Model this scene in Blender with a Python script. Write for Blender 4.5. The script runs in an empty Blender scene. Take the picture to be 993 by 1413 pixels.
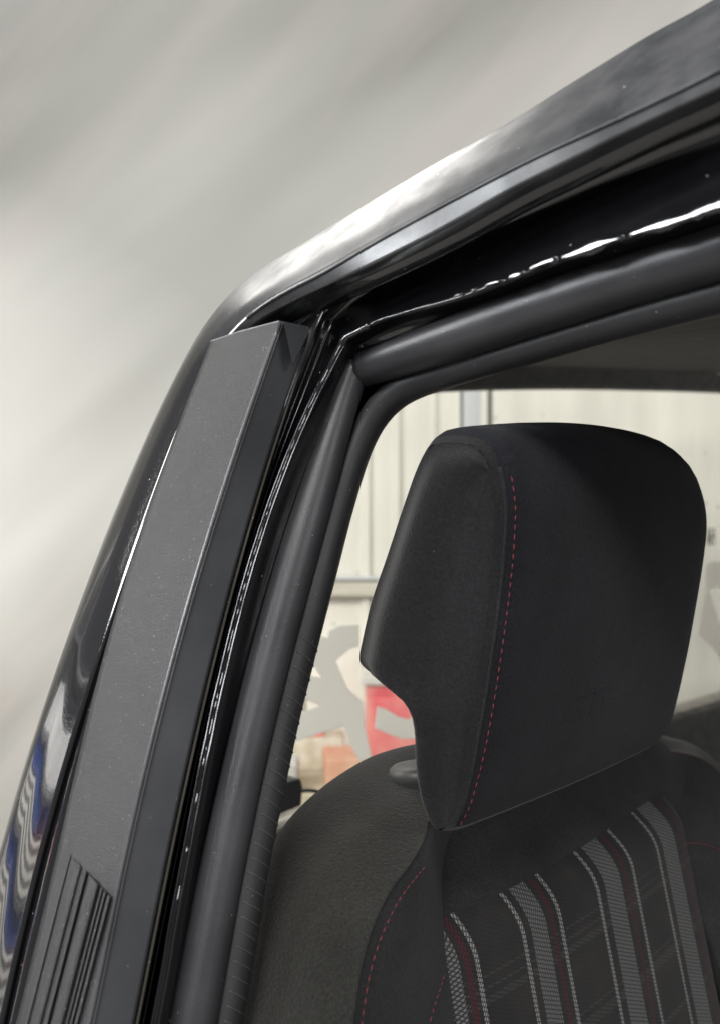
import bpy, bmesh, math, random
from mathutils import Vector as V, noise
random.seed(7)
scn = bpy.context.scene
CZ = 1.30                      # eye height above the workshop floor
CAM = V((0, 0, CZ))
F = 1224.0                     # focal length in photo pixels (993 x 1413)
# ------------------------------------------------------------------ camera
cam = bpy.data.cameras.new('camera'); camo = bpy.data.objects.new('camera', cam)
scn.collection.objects.link(camo)
camo.location = CAM; camo.rotation_euler = (math.radians(90), 0, 0)
cam.sensor_fit = 'VERTICAL'; cam.sensor_height = 36; cam.lens = 36 * F / 1413
cam.clip_start = 0.01; cam.clip_end = 100
scn.camera = camo
cam.dof.use_dof = True; cam.dof.focus_distance = 0.46; cam.dof.aperture_fstop = 9.0
# ------------------------------------------------------------------ ambient light of the hall
w = bpy.data.worlds.new('World'); scn.world = w; w.use_nodes = True
bg = w.node_tree.nodes['Background']; bg.inputs[0].default_value = (0.95, 0.97, 1.0, 1); bg.inputs[1].default_value = 0.20
scn.view_settings.view_transform = 'Standard'; scn.view_settings.look = 'None'
scn.view_settings.exposure = 0.0; scn.view_settings.gamma = 1.0
def area_lamp(name, loc, target, sx, sy, power, col=(1, 0.97, 0.92)):
    L = bpy.data.lights.new(name, 'AREA'); L.shape = 'RECTANGLE'; L.size = sx; L.size_y = sy
    L.energy = power; L.color = col
    o = bpy.data.objects.new(name, L); scn.collection.objects.link(o)
    o.location = loc
    o.rotation_euler = (V(target) - V(loc)).to_track_quat('-Z', 'Y').to_euler()
    return o
area_lamp('ceiling_or_fill_lamp', (-0.75, 2.1, 2.95), (0.1, 0.3, 1.3), 1.6, 0.4, 20)      # over the tail: sheen on the roof rail
area_lamp('ceiling_or_fill_lamp', (-2.5, 0.7, 2.3), (0.0, 0.7, 1.2), 0.9, 0.8, 42)          # over the rack beside the car
area_lamp('ceiling_or_fill_lamp', (-0.9, -1.9, 3.4), (0.0, 1.8, 1.3), 1.8, 0.6, 110)        # behind the photographer
area_lamp('wall_lamp', (-2.65, -0.6, 2.15), (0.1, 0.4, 1.3), 1.4, 0.3, 62, (0.92, 0.96, 1.0))      # beside the open door
area_lamp('ceiling_or_fill_lamp', (2.0, -1.8, 2.2), (0.3, 0.5, 1.2), 1.2, 0.4, 34, (1.0, 0.97, 0.95))       # ahead of the windscreen
area_lamp('glint_lamp', (-0.6, -2.2, 1.95), (0.0, 0.4, 1.25), 0.9, 0.18, 12, (0.94, 0.96, 1.0))       # added behind the photographer to put glints on the pillar flange
area_lamp('ceiling_or_fill_lamp', (3.0, 1.6, 3.6), (0.8, 3.1, 1.2), 1.6, 0.3, 60)           # added fill with no known source, brightens the cream wall
area_lamp('ceiling_or_fill_lamp', (-1.45, 0.9, 2.3), (-2.3, 1.1, 1.0), 0.9, 0.2, 110)        # added fill on the rack, brightens its reflection in the car
# ------------------------------------------------------------------ frame of the car and pixel helpers
YAW = math.radians(43)
I = V((math.sin(YAW), math.cos(YAW), 0))       # towards the middle of the car
R = V((-math.cos(YAW), math.sin(YAW), 0))      # towards the tail of the car
Z = V((0, 0, 1))
def ray(px, py): return V(((px - 496.5) / F, 1.0, -(py - 706.5) / F))
T_, L0_ = 0.308, 0.242
def side(px, py, d=0.0):       # leaning plane of the car's side, d metres inside it
    r = ray(px, py); return CAM + r * ((L0_ + d) / (r.dot(I) - T_ * r.z))
SL, SZ, SS = 0.276, -0.21, 0.36
def seat(px, py, h=0.0):       # leaning plane of the seat back, h metres in front of it
    r = ray(px, py); return CAM + r * ((SL - SS * SZ - h) / (r.dot(R) - SS * r.z))
def latp(px, py, l):           # upright plane along the car at lateral distance l
    r = ray(px, py); return CAM + r * (l / r.dot(I))
LR = 0.75
def rear(px, py, d=0.0):       # plane of the tail window
    r = ray(px, py); return CAM + r * ((LR + d) / r.dot(R))
def depth(px, py, y): return CAM + ray(px, py) * y
# ------------------------------------------------------------------ curves
def cr(p0, p1, p2, p3, t):
    return 0.5 * ((2 * p1) + (p2 - p0) * t + (2 * p0 - 5 * p1 + 4 * p2 - p3) * t * t + (3 * p1 - p0 - 3 * p2 + p3) * t ** 3)
def smooth(pts, n, lin=False):
    """n points evenly along a smooth curve through pts"""
    pts = [V(p) for p in pts]; fine = []
    for i in range(len(pts) - 1):
        a = pts[i - 1] if i else pts[0] * 2 - pts[1]
        b, c = pts[i], pts[i + 1]
        d = pts[i + 2] if i + 2 < len(pts) else c * 2 - b
        for k in range(12):
            t = k / 12
            fine.append(b.lerp(c, t) if lin else cr(a, b, c, d, t))
    fine.append(pts[-1])
    L = [0]
    for a, b in zip(fine, fine[1:]): L.append(L[-1] + (b - a).length)
    out, j = [], 0
    for k in range(n):
        s = L[-1] * k / (n - 1)
        while j < len(L) - 2 and L[j + 1] < s: j += 1
        seg = L[j + 1] - L[j]
        out.append(fine[j].lerp(fine[j + 1], (s - L[j]) / seg if seg > 1e-12 else 0))
    return out
def pix(pts, n, plane, d=0.0, soft=0.12, ease=1.0):
    """smooth pixel polyline carried to a plane; d number or (start, end)"""
    q = smooth([V((x, y, 0)) for x, y in pts], n)
    for _ in range(int(n * soft)):
        q = [q[0]] + [(q[k - 1] + q[k] * 2 + q[k + 1]) / 4 for k in range(1, n - 1)] + [q[-1]]
    d0, d1 = d if isinstance(d, tuple) else (d, d)
    return [plane(p.x, p.y, d0 + (d1 - d0) * min(1, i / (n - 1) * ease)) for i, p in enumerate(q)]
def extend(c, s):              # carry a curve straight on past its end by s metres
    dirn = (c[-1] - c[-4]).normalized(); return c + [c[-1] + dirn * s * k / 4 for k in range(1, 5)]
# ------------------------------------------------------------------ objects
COL = scn.collection
def link(name, me, mat, parent=None, sm=True):
    o = bpy.data.objects.new(name, me); COL.objects.link(o)
    if mat: me.materials.append(mat)
    if parent: o.parent = parent
    if sm:
        for p in me.polygons: p.use_smooth = True
    return o
def empty(name, label, cat, group=None, loc=(0, 0, 0)):
    o = bpy.data.objects.new(name, None); COL.objects.link(o); o.location = loc
    o['label'] = label; o['category'] = cat
    if group: o['group'] = group
    return o
def tag(o, label, cat, group=None):
    o['label'] = label; o['category'] = cat
    if group: o['group'] = group
    return o
def grid(name, rows, mat, parent=None, closed=False, uv=None, caps=False, flip=False):
    """surface through equally long rows of points; uv along (u=row, v=point)"""
    n = len(rows[0]); m = len(rows); verts = [p for r in rows for p in r]; faces = []
    for i in range(m if closed else m - 1):
        for j in range(n - 1):
            a, b = i * n + j, ((i + 1) % m) * n + j
            faces.append((a, a + 1, b + 1, b) if not flip else (a, b, b + 1, a + 1))
    if caps and closed:
        faces.append(tuple(i * n for i in range(m))); faces.append(tuple(i * n + n - 1 for i in reversed(range(m))))
    me = bpy.data.meshes.new(name); me.from_pydata([tuple(v) for v in verts], [], faces)
    if uv is not None:
        L = me.uv_layers.new(name='UVMap')
        for lp in me.loops: L.data[lp.index].uv = uv[lp.vertex_index]
    me.update()
    return link(name, me, mat, parent)
def across(curves, m, sharp=()):
    """fill smoothly between curves: m steps each; indices in sharp are kept as hard creases"""
    n = len(curves[0]); out = []; k = len(curves)
    for i in range(k - 1):
        for s in range(m):
            t = s / m; row = []
            for j in range(n):
                b, c = curves[i][j], curves[i + 1][j]
                a = curves[i - 1][j] if i > 0 and i not in sharp else b * 2 - c
                d = curves[i + 2][j] if i + 2 < k and (i + 1) not in sharp else c * 2 - b
                row.append(cr(a, b, c, d, t))
            out.append(row)
    out.append(curves[-1]); return out
def tube(name, A, B, mat, parent, thick=0.9, seg=20, ripple=None, towards=CAM):
    """soft tube whose visible edges are the curves A and B"""
    rows = [[] for _ in range(seg)]; n = len(A)
    for j in range(n):
        a, b = A[j], B[j]; c = (a + b) / 2; h = (a - b) / 2
        t = (A[min(j + 1, n - 1)] + B[min(j + 1, n - 1)] - A[max(j - 1, 0)] - B[max(j - 1, 0)]).normalized()
        nn = t.cross(h).normalized()
        if nn.dot(towards - c) < 0: nn = -nn
        k = ripple(j / (n - 1)) if ripple else 1.0
        for s in range(seg):
            th = 2 * math.pi * s / seg
            rows[s].append(c + h * math.cos(th) + nn * (h.length * thick * math.sin(th) * k))
    return grid(name, rows, mat, parent, closed=True, caps=True)
def wire(name, pts, r, mat, parent=None, seg=8):
    n = len(pts); rows = [[] for _ in range(seg)]
    for j in range(n):
        t = (pts[min(j + 1, n - 1)] - pts[max(j - 1, 0)]).normalized()
        u = t.cross(Z if abs(t.z) < 0.9 else R).normalized(); v = t.cross(u)
        for s in range(seg):
            th = 2 * math.pi * s / seg; rows[s].append(pts[j] + (u * math.cos(th) + v * math.sin(th)) * r)
    return grid(name, rows, mat, parent, closed=True, caps=True)
def box(name, c, s, mat, parent=None, bev=0.004, rz=0.0):
    bm = bmesh.new(); bmesh.ops.create_cube(bm, size=1)
    for v in bm.verts: v.co = V((v.co.x * s[0], v.co.y * s[1], v.co.z * s[2]))
    if bev: bmesh.ops.bevel(bm, geom=list(bm.edges), offset=bev, segments=2, affect='EDGES', profile=0.6)
    me = bpy.data.meshes.new(name); bm.to_mesh(me); bm.free()
    o = link(name, me, mat, parent, sm=False); o.location = c; o.rotation_euler = (0, 0, rz); return o
def slab(name, poly, off, mat, parent=None):
    """flat polygon with thickness: off is the vector through it"""
    bm = bmesh.new(); vs = [bm.verts.new(p) for p in poly]; f = bm.faces.new(vs)
    r = bmesh.ops.extrude_face_region(bm, geom=[f])
    for g in r['geom']:
        if isinstance(g, bmesh.types.BMVert): g.co += off
    bmesh.ops.recalc_face_normals(bm, faces=bm.faces)
    bmesh.ops.triangulate(bm, faces=[f for f in bm.faces if len(f.verts) > 4])
    me = bpy.data.meshes.new(name); bm.to_mesh(me); bm.free()
    return link(name, me, mat, parent, sm=False)
# ------------------------------------------------------------------ materials
class M:
    def __init__(s, name, base=(0.5, 0.5, 0.5), rough=0.5, **kw):
        s.m = bpy.data.materials.new(name); s.m.use_nodes = True
        s.t = s.m.node_tree; s.b = s.t.nodes['Principled BSDF']
        s.b.inputs['Base Color'].default_value = (*base, 1); s.b.inputs['Roughness'].default_value = rough
        for k, v in kw.items(): s.b.inputs[k.replace('_', ' ')].default_value = v
        s.co = s.n('ShaderNodeTexCoord')
    def n(s, typ, **kw):
        x = s.t.nodes.new(typ)
        for k, v in kw.items():
            if k.startswith('i_'): x.inputs[k[2:].replace('_', ' ')].default_value = v
            else: setattr(x, k, v)
        return x
    def l(s, a, b): s.t.links.new(a, b)
    def mapping(s, src='Object', scale=(1, 1, 1), rot=(0, 0, 0)):
        m = s.n('ShaderNodeMapping'); m.inputs['Scale'].default_value = scale; m.inputs['Rotation'].default_value = rot
        s.l(s.co.outputs[src], m.inputs['Vector']); return m.outputs[0]
    def noise(s, scale, detail=4, vec=None, rough=0.55):
        x = s.n('ShaderNodeTexNoise', i_Scale=scale, i_Detail=detail, i_Roughness=rough)
        s.l(vec or s.co.outputs['Object'], x.inputs['Vector']); return x.outputs['Fac']
    def ramp(s, f, stops):
        x = s.n('ShaderNodeValToRGB'); e = x.color_ramp.elements
        while len(e) < len(stops): e.new(0.5)
        for el, (p, c) in zip(e, stops): el.position = p; el.color = (*c, 1) if len(c) == 3 else c
        s.l(f, x.inputs[0]); return x.outputs[0]
    def math(s, op, a, b=None, clamp=False):
        x = s.n('ShaderNodeMath', operation=op, use_clamp=clamp)
        for i, q in enumerate((a, b)):
            if q is None: continue
            if isinstance(q, (int, float)): x.inputs[i].default_value = q
            else: s.l(q, x.inputs[i])
        return x.outputs[0]
    def mix(s, f, a, b):
        x = s.n('ShaderNodeMix', data_type='RGBA')
        for q, i in ((f, 0), (a, 6), (b, 7)):
            if isinstance(q, (int, float)): x.inputs[i].default_value = q
            elif isinstance(q, tuple): x.inputs[i].default_value = (*q, 1)
            else: s.l(q, x.inputs[i])
        return x.outputs[2]
    def col(s, c): s.l(c, s.b.inputs['Base Color']); return s
    def rough(s, c): s.l(c, s.b.inputs['Roughness']); return s
    def bump(s, h, strength=0.3, dist=0.001):
        x = s.n('ShaderNodeBump', i_Strength=strength, i_Distance=dist); s.l(h, x.inputs['Height'])
        prev = s.b.inputs['Normal']
        if prev.is_linked: s.l(prev.links[0].from_socket, x.inputs['Normal'])
        s.l(x.outputs[0], s.b.inputs['Normal']); return s
    def specks(s, scale, size, density):
        """sparse dust: 1 inside few small dots"""
        v = s.n('ShaderNodeTexVoronoi', i_Scale=scale); s.l(s.co.outputs['Object'], v.inputs['Vector'])
        near = s.math('LESS_THAN', v.outputs['Distance'], size)
        sep = s.n('ShaderNodeSeparateColor'); s.l(v.outputs['Color'], sep.inputs[0])
        return s.math('MULTIPLY', near, s.math('GREATER_THAN', sep.outputs[0], 1 - density))
def black_paint(name, base=(0.006, 0.006, 0.007), rough=0.06, wav=0.08, dust=0.06):
    m = M(name, base, rough, Coat_Weight=1.0, Coat_Roughness=0.02)
    sp = m.specks(420, 0.11, dust)
    m.col(m.mix(sp, m.mix(m.noise(30), tuple(c * 0.8 for c in base), tuple(c * 1.6 for c in base)), (0.55, 0.54, 0.5)))
    m.rough(m.ramp(m.noise(45, 6), [(0.35, (rough * 0.7,) * 3), (0.75, (rough * 2.2,) * 3)]))
    m.bump(m.noise(170, 2), wav * 0.25, 0.0006); m.bump(m.noise(28, 2), wav, 0.002)
    return m.m
PAINT = black_paint('black_car_paint')
JAMB = black_paint('jamb_paint', (0.005, 0.005, 0.006), 0.14, 0.35, 0.03)
def _rail():      # gloss paint, dulled by dust where it faces up
    m = M('frame_paint', (0.012, 0.0125, 0.014), 0.1, Coat_Weight=0.9, Coat_Roughness=0.05)
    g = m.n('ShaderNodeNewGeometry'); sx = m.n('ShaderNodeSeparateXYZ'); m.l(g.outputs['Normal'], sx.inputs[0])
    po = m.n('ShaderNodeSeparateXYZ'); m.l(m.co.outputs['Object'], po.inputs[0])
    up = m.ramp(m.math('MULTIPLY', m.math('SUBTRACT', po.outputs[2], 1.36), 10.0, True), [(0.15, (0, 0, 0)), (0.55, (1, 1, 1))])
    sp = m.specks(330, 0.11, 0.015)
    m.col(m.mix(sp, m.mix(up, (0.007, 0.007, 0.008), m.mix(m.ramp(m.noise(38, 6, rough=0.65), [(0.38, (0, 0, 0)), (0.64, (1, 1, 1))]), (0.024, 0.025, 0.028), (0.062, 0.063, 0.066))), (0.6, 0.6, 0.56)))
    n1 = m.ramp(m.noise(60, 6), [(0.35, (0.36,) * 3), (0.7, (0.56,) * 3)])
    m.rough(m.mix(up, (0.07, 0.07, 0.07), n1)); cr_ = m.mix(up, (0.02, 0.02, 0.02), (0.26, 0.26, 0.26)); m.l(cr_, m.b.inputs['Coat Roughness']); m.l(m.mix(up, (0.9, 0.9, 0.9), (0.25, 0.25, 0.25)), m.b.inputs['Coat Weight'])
    m.bump(m.noise(900, 2), 0.12, 0.0003); m.bump(m.noise(30, 3), 0.10, 0.001)
    return m.m
RAIL = _rail()
def plastic(name, base, rough, grain, st, dust=0.1):
    m = M(name, base, rough)
    sp = m.specks(640, 0.13, dust)
    c = m.mix(m.ramp(m.noise(22, 5), [(0.35, (0, 0, 0)), (0.7, (1, 1, 1))]), base, tuple(x * 1.5 for x in base))
    m.col(m.mix(sp, c, (0.4, 0.39, 0.37)))
    m.rough(m.ramp(m.noise(40, 5), [(0.3, (rough * 0.85,) * 3), (0.7, (min(1, rough * 1.2),) * 3)]))
    m.bump(m.noise(grain, 3, rough=0.7), st, 0.0006)
    return m.m
TRIM = plastic('grained_trim', (0.0155, 0.0154, 0.017), 0.36, 1800, 0.7, 0.14)
TRIMS = plastic('smooth_trim', (0.042, 0.044, 0.049), 0.36, 700, 0.08, 0.02)
GLOSSP = plastic('polished_trim_edge', (0.05, 0.051, 0.055), 0.22, 500, 0.05, 0.0)
COLLAR = plastic('collar_plastic', (0.04, 0.041, 0.04), 0.45, 900, 0.2, 0.0)
RUBBER = plastic('seal_rubber', (0.027, 0.0268, 0.030), 0.37, 900, 0.22, 0.02)
RIBM = plastic('rib_rubber', (0.045, 0.045, 0.048), 0.5, 700, 0.2, 0.05)
LIP = plastic('lip_rubber', (0.018, 0.018, 0.020), 0.5, 700, 0.2, 0.05)
FELT = plastic('edge_adhesive', (0.022, 0.020, 0.016), 0.8, 900, 0.4, 0.1)
DARKP = plastic('dark_plastic', (0.012, 0.012, 0.013), 0.5, 500, 0.2, 0.02)
HEADL = plastic('headliner_cloth', (0.035, 0.033, 0.031), 0.95, 900, 0.5, 0.0)
def cloth(name, base, scale, st, pebble=0.0, sheen=0.15):
    m = M(name, base, 0.9, Sheen_Weight=sheen, Sheen_Roughness=0.5, Specular_IOR_Level=0.10)
    big = m.mix(m.ramp(m.noise(26, 5), [(0.3, (0, 0, 0)), (0.75, (1, 1, 1))]), tuple(c * 0.8 for c in base), tuple(c * 1.25 for c in base))
    grain = m.ramp(m.noise(750, 3, rough=0.75), [(0.36, (0.72, 0.72, 0.72)), (0.66, (1.4, 1.4, 1.4))])
    mu = m.n('ShaderNodeMix', data_type='RGBA', blend_type='MULTIPLY'); mu.inputs[0].default_value = 1.0
    m.l(big, mu.inputs[6]); m.l(grain, mu.inputs[7])
    lint = m.specks(330, 0.055, 0.012)
    m.col(m.mix(lint, mu.outputs[2], (0.25, 0.25, 0.24)))
    wv = m.n('ShaderNodeTexWave', i_Scale=scale, i_Distortion=0.6); wv.bands_direction = 'DIAGONAL'
    m.l(m.co.outputs['Object'], wv.inputs['Vector'])
    m.bump(wv.outputs['Fac'], st, 0.0005)
    m.bump(m.noise(620, 3, rough=0.7), 0.35 + pebble, 0.0009)
    m.bump(m.noise(16, 3), 0.22, 0.006)
    return m.m
KNIT = cloth('dark_knit', (0.0105, 0.0110, 0.0140), 700, 0.12, 0, 0.06)
TWILL = cloth('dark_twill', (0.0125, 0.0130, 0.0160), 420, 0.35, 0.15, 0.1)
PEBBLE = cloth('pebbled_cloth', (0.0185, 0.0183, 0.0165), 900, 0.05, 0.6, 0.12)
LITKNIT = cloth('lit_knit', (0.0205, 0.0203, 0.0218), 700, 0.12, 0, 0.06)  # paler copy of the knit, light on yoke and bolsters put in its colour
SIDEC = cloth('side_cloth', (0.0105, 0.0107, 0.0118), 500, 0.2, 0.4, 0.15)
THREAD = M('red_thread', (0.18, 0.022, 0.032), 0.6).m
# ------------------------------------------------------------------ setting: floor and walls
def _wall():
    m = M('stained_plaster', (0.5, 0.48, 0.44), 0.9)
    def streak(deg, sx, sz):
        r1 = m.mapping('Object', (1, 1, 1), (0, math.radians(deg), 0)); q = m.n('ShaderNodeMapping'); q.inputs['Scale'].default_value = (sx, 1, sz)
        m.l(r1, q.inputs['Vector']); return q.outputs[0]
    a = m.noise(1.5, 2, streak(38, 0.35, 1.3), 0.4); b = m.noise(2.6, 3, streak(50, 0.3, 1.9), 0.5)
    c = m.mix(m.ramp(a, [(0.3, (0, 0, 0)), (0.72, (1, 1, 1))]), (0.25, 0.248, 0.226), (0.49, 0.488, 0.462))
    m.col(m.mix(m.math('MULTIPLY', m.ramp(b, [(0.5, (0, 0, 0)), (0.7, (1, 1, 1))]), 0.35), c, (0.50, 0.45, 0.435)))
    return m.m
def _cream():
    m = M('cream_paint', (0.74, 0.72, 0.63), 0.55)
    f = m.ramp(m.noise(2.5, 6, m.mapping('Object', (3, 1, 0.5))), [(0.35, (0, 0, 0)), (0.75, (1, 1, 1))])
    m.col(m.mix(m.specks(24, 0.13, 0.1), m.mix(f, (0.62, 0.60, 0.53), (0.76, 0.74, 0.66)), (0.3, 0.29, 0.26)))
    m.bump(m.noise(30), 0.1, 0.003)
    return m.m
def _floor():
    m = M('concrete', (0.2, 0.195, 0.185), 0.7)
    m.col(m.mix(m.noise(3, 8), (0.13, 0.128, 0.12), (0.26, 0.25, 0.235))); m.bump(m.noise(60, 4), 0.2, 0.003)
    return m.m
WALL, CREAM, CONC = _wall(), _cream(), _floor()
WY = 3.2                                            # wall stands this far from the camera
def struct(o): o['kind'] = 'structure'; return o
struct(box('floor', (0, 0.5, -0.05), (9, 7, 0.1), CONC, bev=0))
wall = struct(box('wall', (0, 0, 0), (9, 0.2, 3.8), WALL, bev=0))
for v in wall.data.vertices: v.co += V((0, WY + 0.1, 1.9))
# cream sheet panels and battens fixed to the wall, seen through the tail window
def wx(px): return (px - 496.5) / F * (WY - 0.05)
def wz(py): return CZ - (py - 706.5) / F * (WY - 0.05)
GREYP = M('blue_grey_panel', (0.52, 0.53, 0.54), 0.5).m
DKJ = M('joint_shadow_gap', (0.25, 0.24, 0.21), 0.8).m
edges = [300, 420, 503, 546, 594, 637, 671]
for a, b in zip(edges, edges[1:]):
    box('panel', (wx((a + b) / 2), WY - 0.02 - random.uniform(0, 0.006), 1.02), (wx(b) - wx(a) - 0.009, 0.03, 1.7), GREYP if a == 637 else CREAM, wall, 0.005)
for k in range(1):
    a, b = 677, 1437
    box('panel', (wx((a + b) / 2), WY - 0.02, 1.02), (wx(b) - wx(a) - 0.012, 0.03, 1.7), CREAM, wall, 0.005)
for p, wd in ((504, 0.03), (546, 0.025), (595, 0.03), (667, 0.024)):
    box('batten', (wx(p), WY - 0.047, 1.02), (wd, 0.02, 1.7), CREAM, wall, 0.004)
WOODR = M('worn_rail', (0.5, 0.47, 0.38), 0.7); WOODR.col(WOODR.mix(WOODR.noise(14, 6, WOODR.mapping('Object', (0.4, 1, 4))), (0.34, 0.32, 0.26), (0.6, 0.57, 0.48)))
box('ledge', (wx(470), WY - 0.075, wz(812)), (0.55, 0.06, 0.05), WOODR.m, wall, 0.008)
box('ledge', (wx(470), WY - 0.065, wz(797)), (0.55, 0.03, 0.012), GREYP, wall, 0.003)
# red cabinet and clutter standing behind the car
def worn(name, a, b, sc=9):
    m = M(name, a, 0.6); m.col(m.mix(m.ramp(m.noise(sc, 6), [(0.35, (0, 0, 0)), (0.68, (1, 1, 1))]), a, b)); m.bump(m.noise(25, 4), 0.3, 0.004); return m.m
REDP = worn('worn_red_paint', (0.55, 0.09, 0.10), (0.62, 0.30, 0.24))
def gx(px, y): return (px - 496.5) / F * y
def gz(py, y): return CZ - (py - 706.5) / F * y
cab = empty('tool_cabinet', 'worn red steel cabinet standing behind the tail window', 'cabinet', loc=(gx(572, 2.75), 2.9, 0))
ch = gz(948, 2.7); cwid = gx(640, 2.7) - gx(503, 2.7)
box('body', (0, 0, ch / 2), (cwid, 0.34, ch), REDP, cab, 0.01)
box('top', (0, 0, ch + 0.016), (cwid + 0.03, 0.37, 0.03), worn('pale_top', (0.6, 0.58, 0.52), (0.42, 0.4, 0.37)), cab, 0.006)
for k in range(3): box('drawer', (0.0, -0.175, ch - 0.13 - k * 0.2), (cwid - 0.04, 0.012, 0.18), worn('drawer_red', (0.60, 0.10, 0.12), (0.66, 0.26, 0.22)), cab, 0.004)
POST = worn('grey_post', (0.48, 0.47, 0.44), (0.66, 0.65, 0.62))
bench = empty('workbench', 'dusty wooden bench under the cream wall behind the car', 'bench', loc=(gx(420, 2.7), 2.85, 0))
WOOD = worn('dusty_wood', (0.36, 0.29, 0.17), (0.5, 0.46, 0.38), 12)
bt = gz(1095, 2.6)
box('top', (0, 0, bt - 0.02), (0.5, 0.5, 0.04), WOOD, bench, 0.005)
for sx in (-1, 1):
    for sy in (-1, 1): box('leg', (sx * 0.22, sy * 0.22, (bt - 0.04) / 2), (0.05, 0.05, bt - 0.04), WOOD, bench, 0.004)
def clutter(name, label, cat, px0, px1, py, y, dp, mat, rz=0):
    h = gz(py, y) - bt
    tag(box(name, (gx((px0 + px1) / 2, y), y + dp / 2, bt + h / 2 + 0.001), (gx(px1, y) - gx(px0, y), dp, h), mat, None, 0.006, rz), label, cat)
clutter('cardboard_box', 'crushed orange brown cardboard box on the dusty bench', 'box', 446, 502, 1048, 2.62, 0.16, worn('orange_card', (0.55, 0.24, 0.15), (0.62, 0.40, 0.28)), 0.12)
clutter('wooden_crate', 'low dusty timber crate at the back of the bench', 'crate', 398, 474, 1020, 2.82, 0.12, worn('dusty_timber', (0.42, 0.36, 0.25), (0.62, 0.58, 0.50), 16))
clutter('plastic_tub', 'grey plastic tub standing on the dusty bench', 'tub', 385, 410, 1053, 2.6, 0.1, worn('grey_tub', (0.5, 0.49, 0.46), (0.4, 0.39, 0.37)))
clutter('tail_lamp', 'small bright red lamp unit on the low timber crate', 'lamp', 424, 446, 1008, 2.86, 0.05, worn('lamp_red', (0.75, 0.08, 0.08), (0.75, 0.2, 0.16)))
# things beside the car that show only in its glossy side
BW = M('hazard_stripes', (0.8, 0.8, 0.8), 0.5)
sep = BW.n('ShaderNodeSeparateXYZ'); BW.l(BW.co.outputs['Object'], sep.inputs[0])
BW.col(BW.mix(BW.math('GREATER_THAN', BW.math('FRACT', BW.math('MULTIPLY', sep.outputs[2], 28.0)), 0.5), (0.02, 0.02, 0.02), (0.8, 0.79, 0.76)))
rack = empty('storage_rack', 'steel storage rack beside the car, mirrored in its gloss', 'rack', loc=(-2.25, 1.1, 0))
STEEL = M('rack_steel', (0.25, 0.25, 0.26), 0.4, Metallic=0.7).m
for sx in (-0.2, 0.2):
    for sy in (-0.63, 0.63): box('upright', (sx, sy, 0.9), (0.03, 0.03, 1.8), STEEL, rack, 0.003)
SHZ = [0.3, 0.60, 0.91, 1.16, 1.44]
for z_ in SHZ: box('shelf', (0, 0, z_), (0.44, 1.3, 0.02), STEEL, rack, 0.003)
BLU = worn('blue_plastic', (0.02, 0.055, 0.24), (0.05, 0.09, 0.30)); REDB = worn('red_plastic', (0.6, 0.03, 0.06), (0.65, 0.10, 0.10))
def load(name, label, cat, y, z_, s, mat): tag(box(name, (-2.2, 1.1 + y, z_ + 0.011 + s[2] / 2), s, mat, None, 0.006), label, cat)
load('striped_board', 'black and white striped board on the lower rack shelf', 'board', 0, 0.60, (0.3, 1.2, 0.20), BW.m)
load('storage_bin', 'flat blue bin stacked on the lower striped board', 'bin', 0.1, 0.812, (0.3, 0.9, 0.07), BLU)
load('striped_board', 'black and white striped board on the middle rack shelf', 'board', 0, 0.91, (0.3, 1.2, 0.13), BW.m)
load('storage_bin', 'long flat blue bin stacked on the upper striped board', 'bin', 0.2, 1.052, (0.3, 0.8, 0.07), BLU)
load('storage_bin', 'small red plastic bin stacked on the upper striped board', 'bin', -0.4, 1.052, (0.3, 0.3, 0.08), REDB)
load('metal_canister', 'pale metal box on the rack above the flat bins', 'canister', 0.1, 1.16, (0.26, 0.8, 0.14), worn('pale_metal', (0.7, 0.7, 0.7), (0.5, 0.5, 0.52)))
load('storage_bin', 'small red plastic bin leaning at the end of the lower striped board', 'bin', -0.42, 0.812, (0.3, 0.12, 0.09), REDB)
# ------------------------------------------------------------------ CAR BODY
car = empty('car', 'black car body seen at its open front door frame', 'car', loc=(0, 0, 0))
NP, NR = 80, 70
def down(l, y=2100):         # carry a pillar line on below the picture
    (x0, y0), (x1, y1) = l[0], l[1]; return [(x0 + (x0 - x1) / (y0 - y1) * (y - y0), y)] + l
# --- roof rail: silhouette, shoulder, crease, lower edge
E0r = [(285, 430), (310, 401), (345, 378), (420, 335), (500, 285), (600, 225), (700, 170), (770, 125), (840, 82), (900, 45), (960, 14), (1010, -18), (1060, -60)]
Hr = [(302, 440), (330, 412), (362, 392), (430, 352), (510, 305), (600, 258), (700, 205), (770, 168), (840, 128), (900, 98), (960, 68), (1010, 40), (1060, 10)]
Cr = [(316, 450), (340, 428), (380, 408), (446, 376), (520, 332), (600, 288), (726, 222), (790, 192), (857, 161), (910, 136), (960, 112), (1010, 86), (1060, 60)]
E1r = [(322, 456), (346, 442), (391, 422), (451, 394), (532, 356), (610, 316), (700, 264), (756, 236), (865, 181), (931, 150), (993, 122), (1030, 103), (1070, 80)]
def RC(p, d, n=NR, ext=0.5): return extend(pix(p, n, side, d, 0.12, 4.0), ext)
e0 = RC(E0r, (0.010, 0.026)); h0 = RC(Hr, (0.001, 0.007)); c0 = RC(Cr, (-0.001, 0.0)); e1 = RC(E1r, 0.003)
eb = [p + I * 0.012 + Z * 0.001 for p in e1]
back = [p + I * 0.02 + Z * 0.004 for p in e0]
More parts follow.
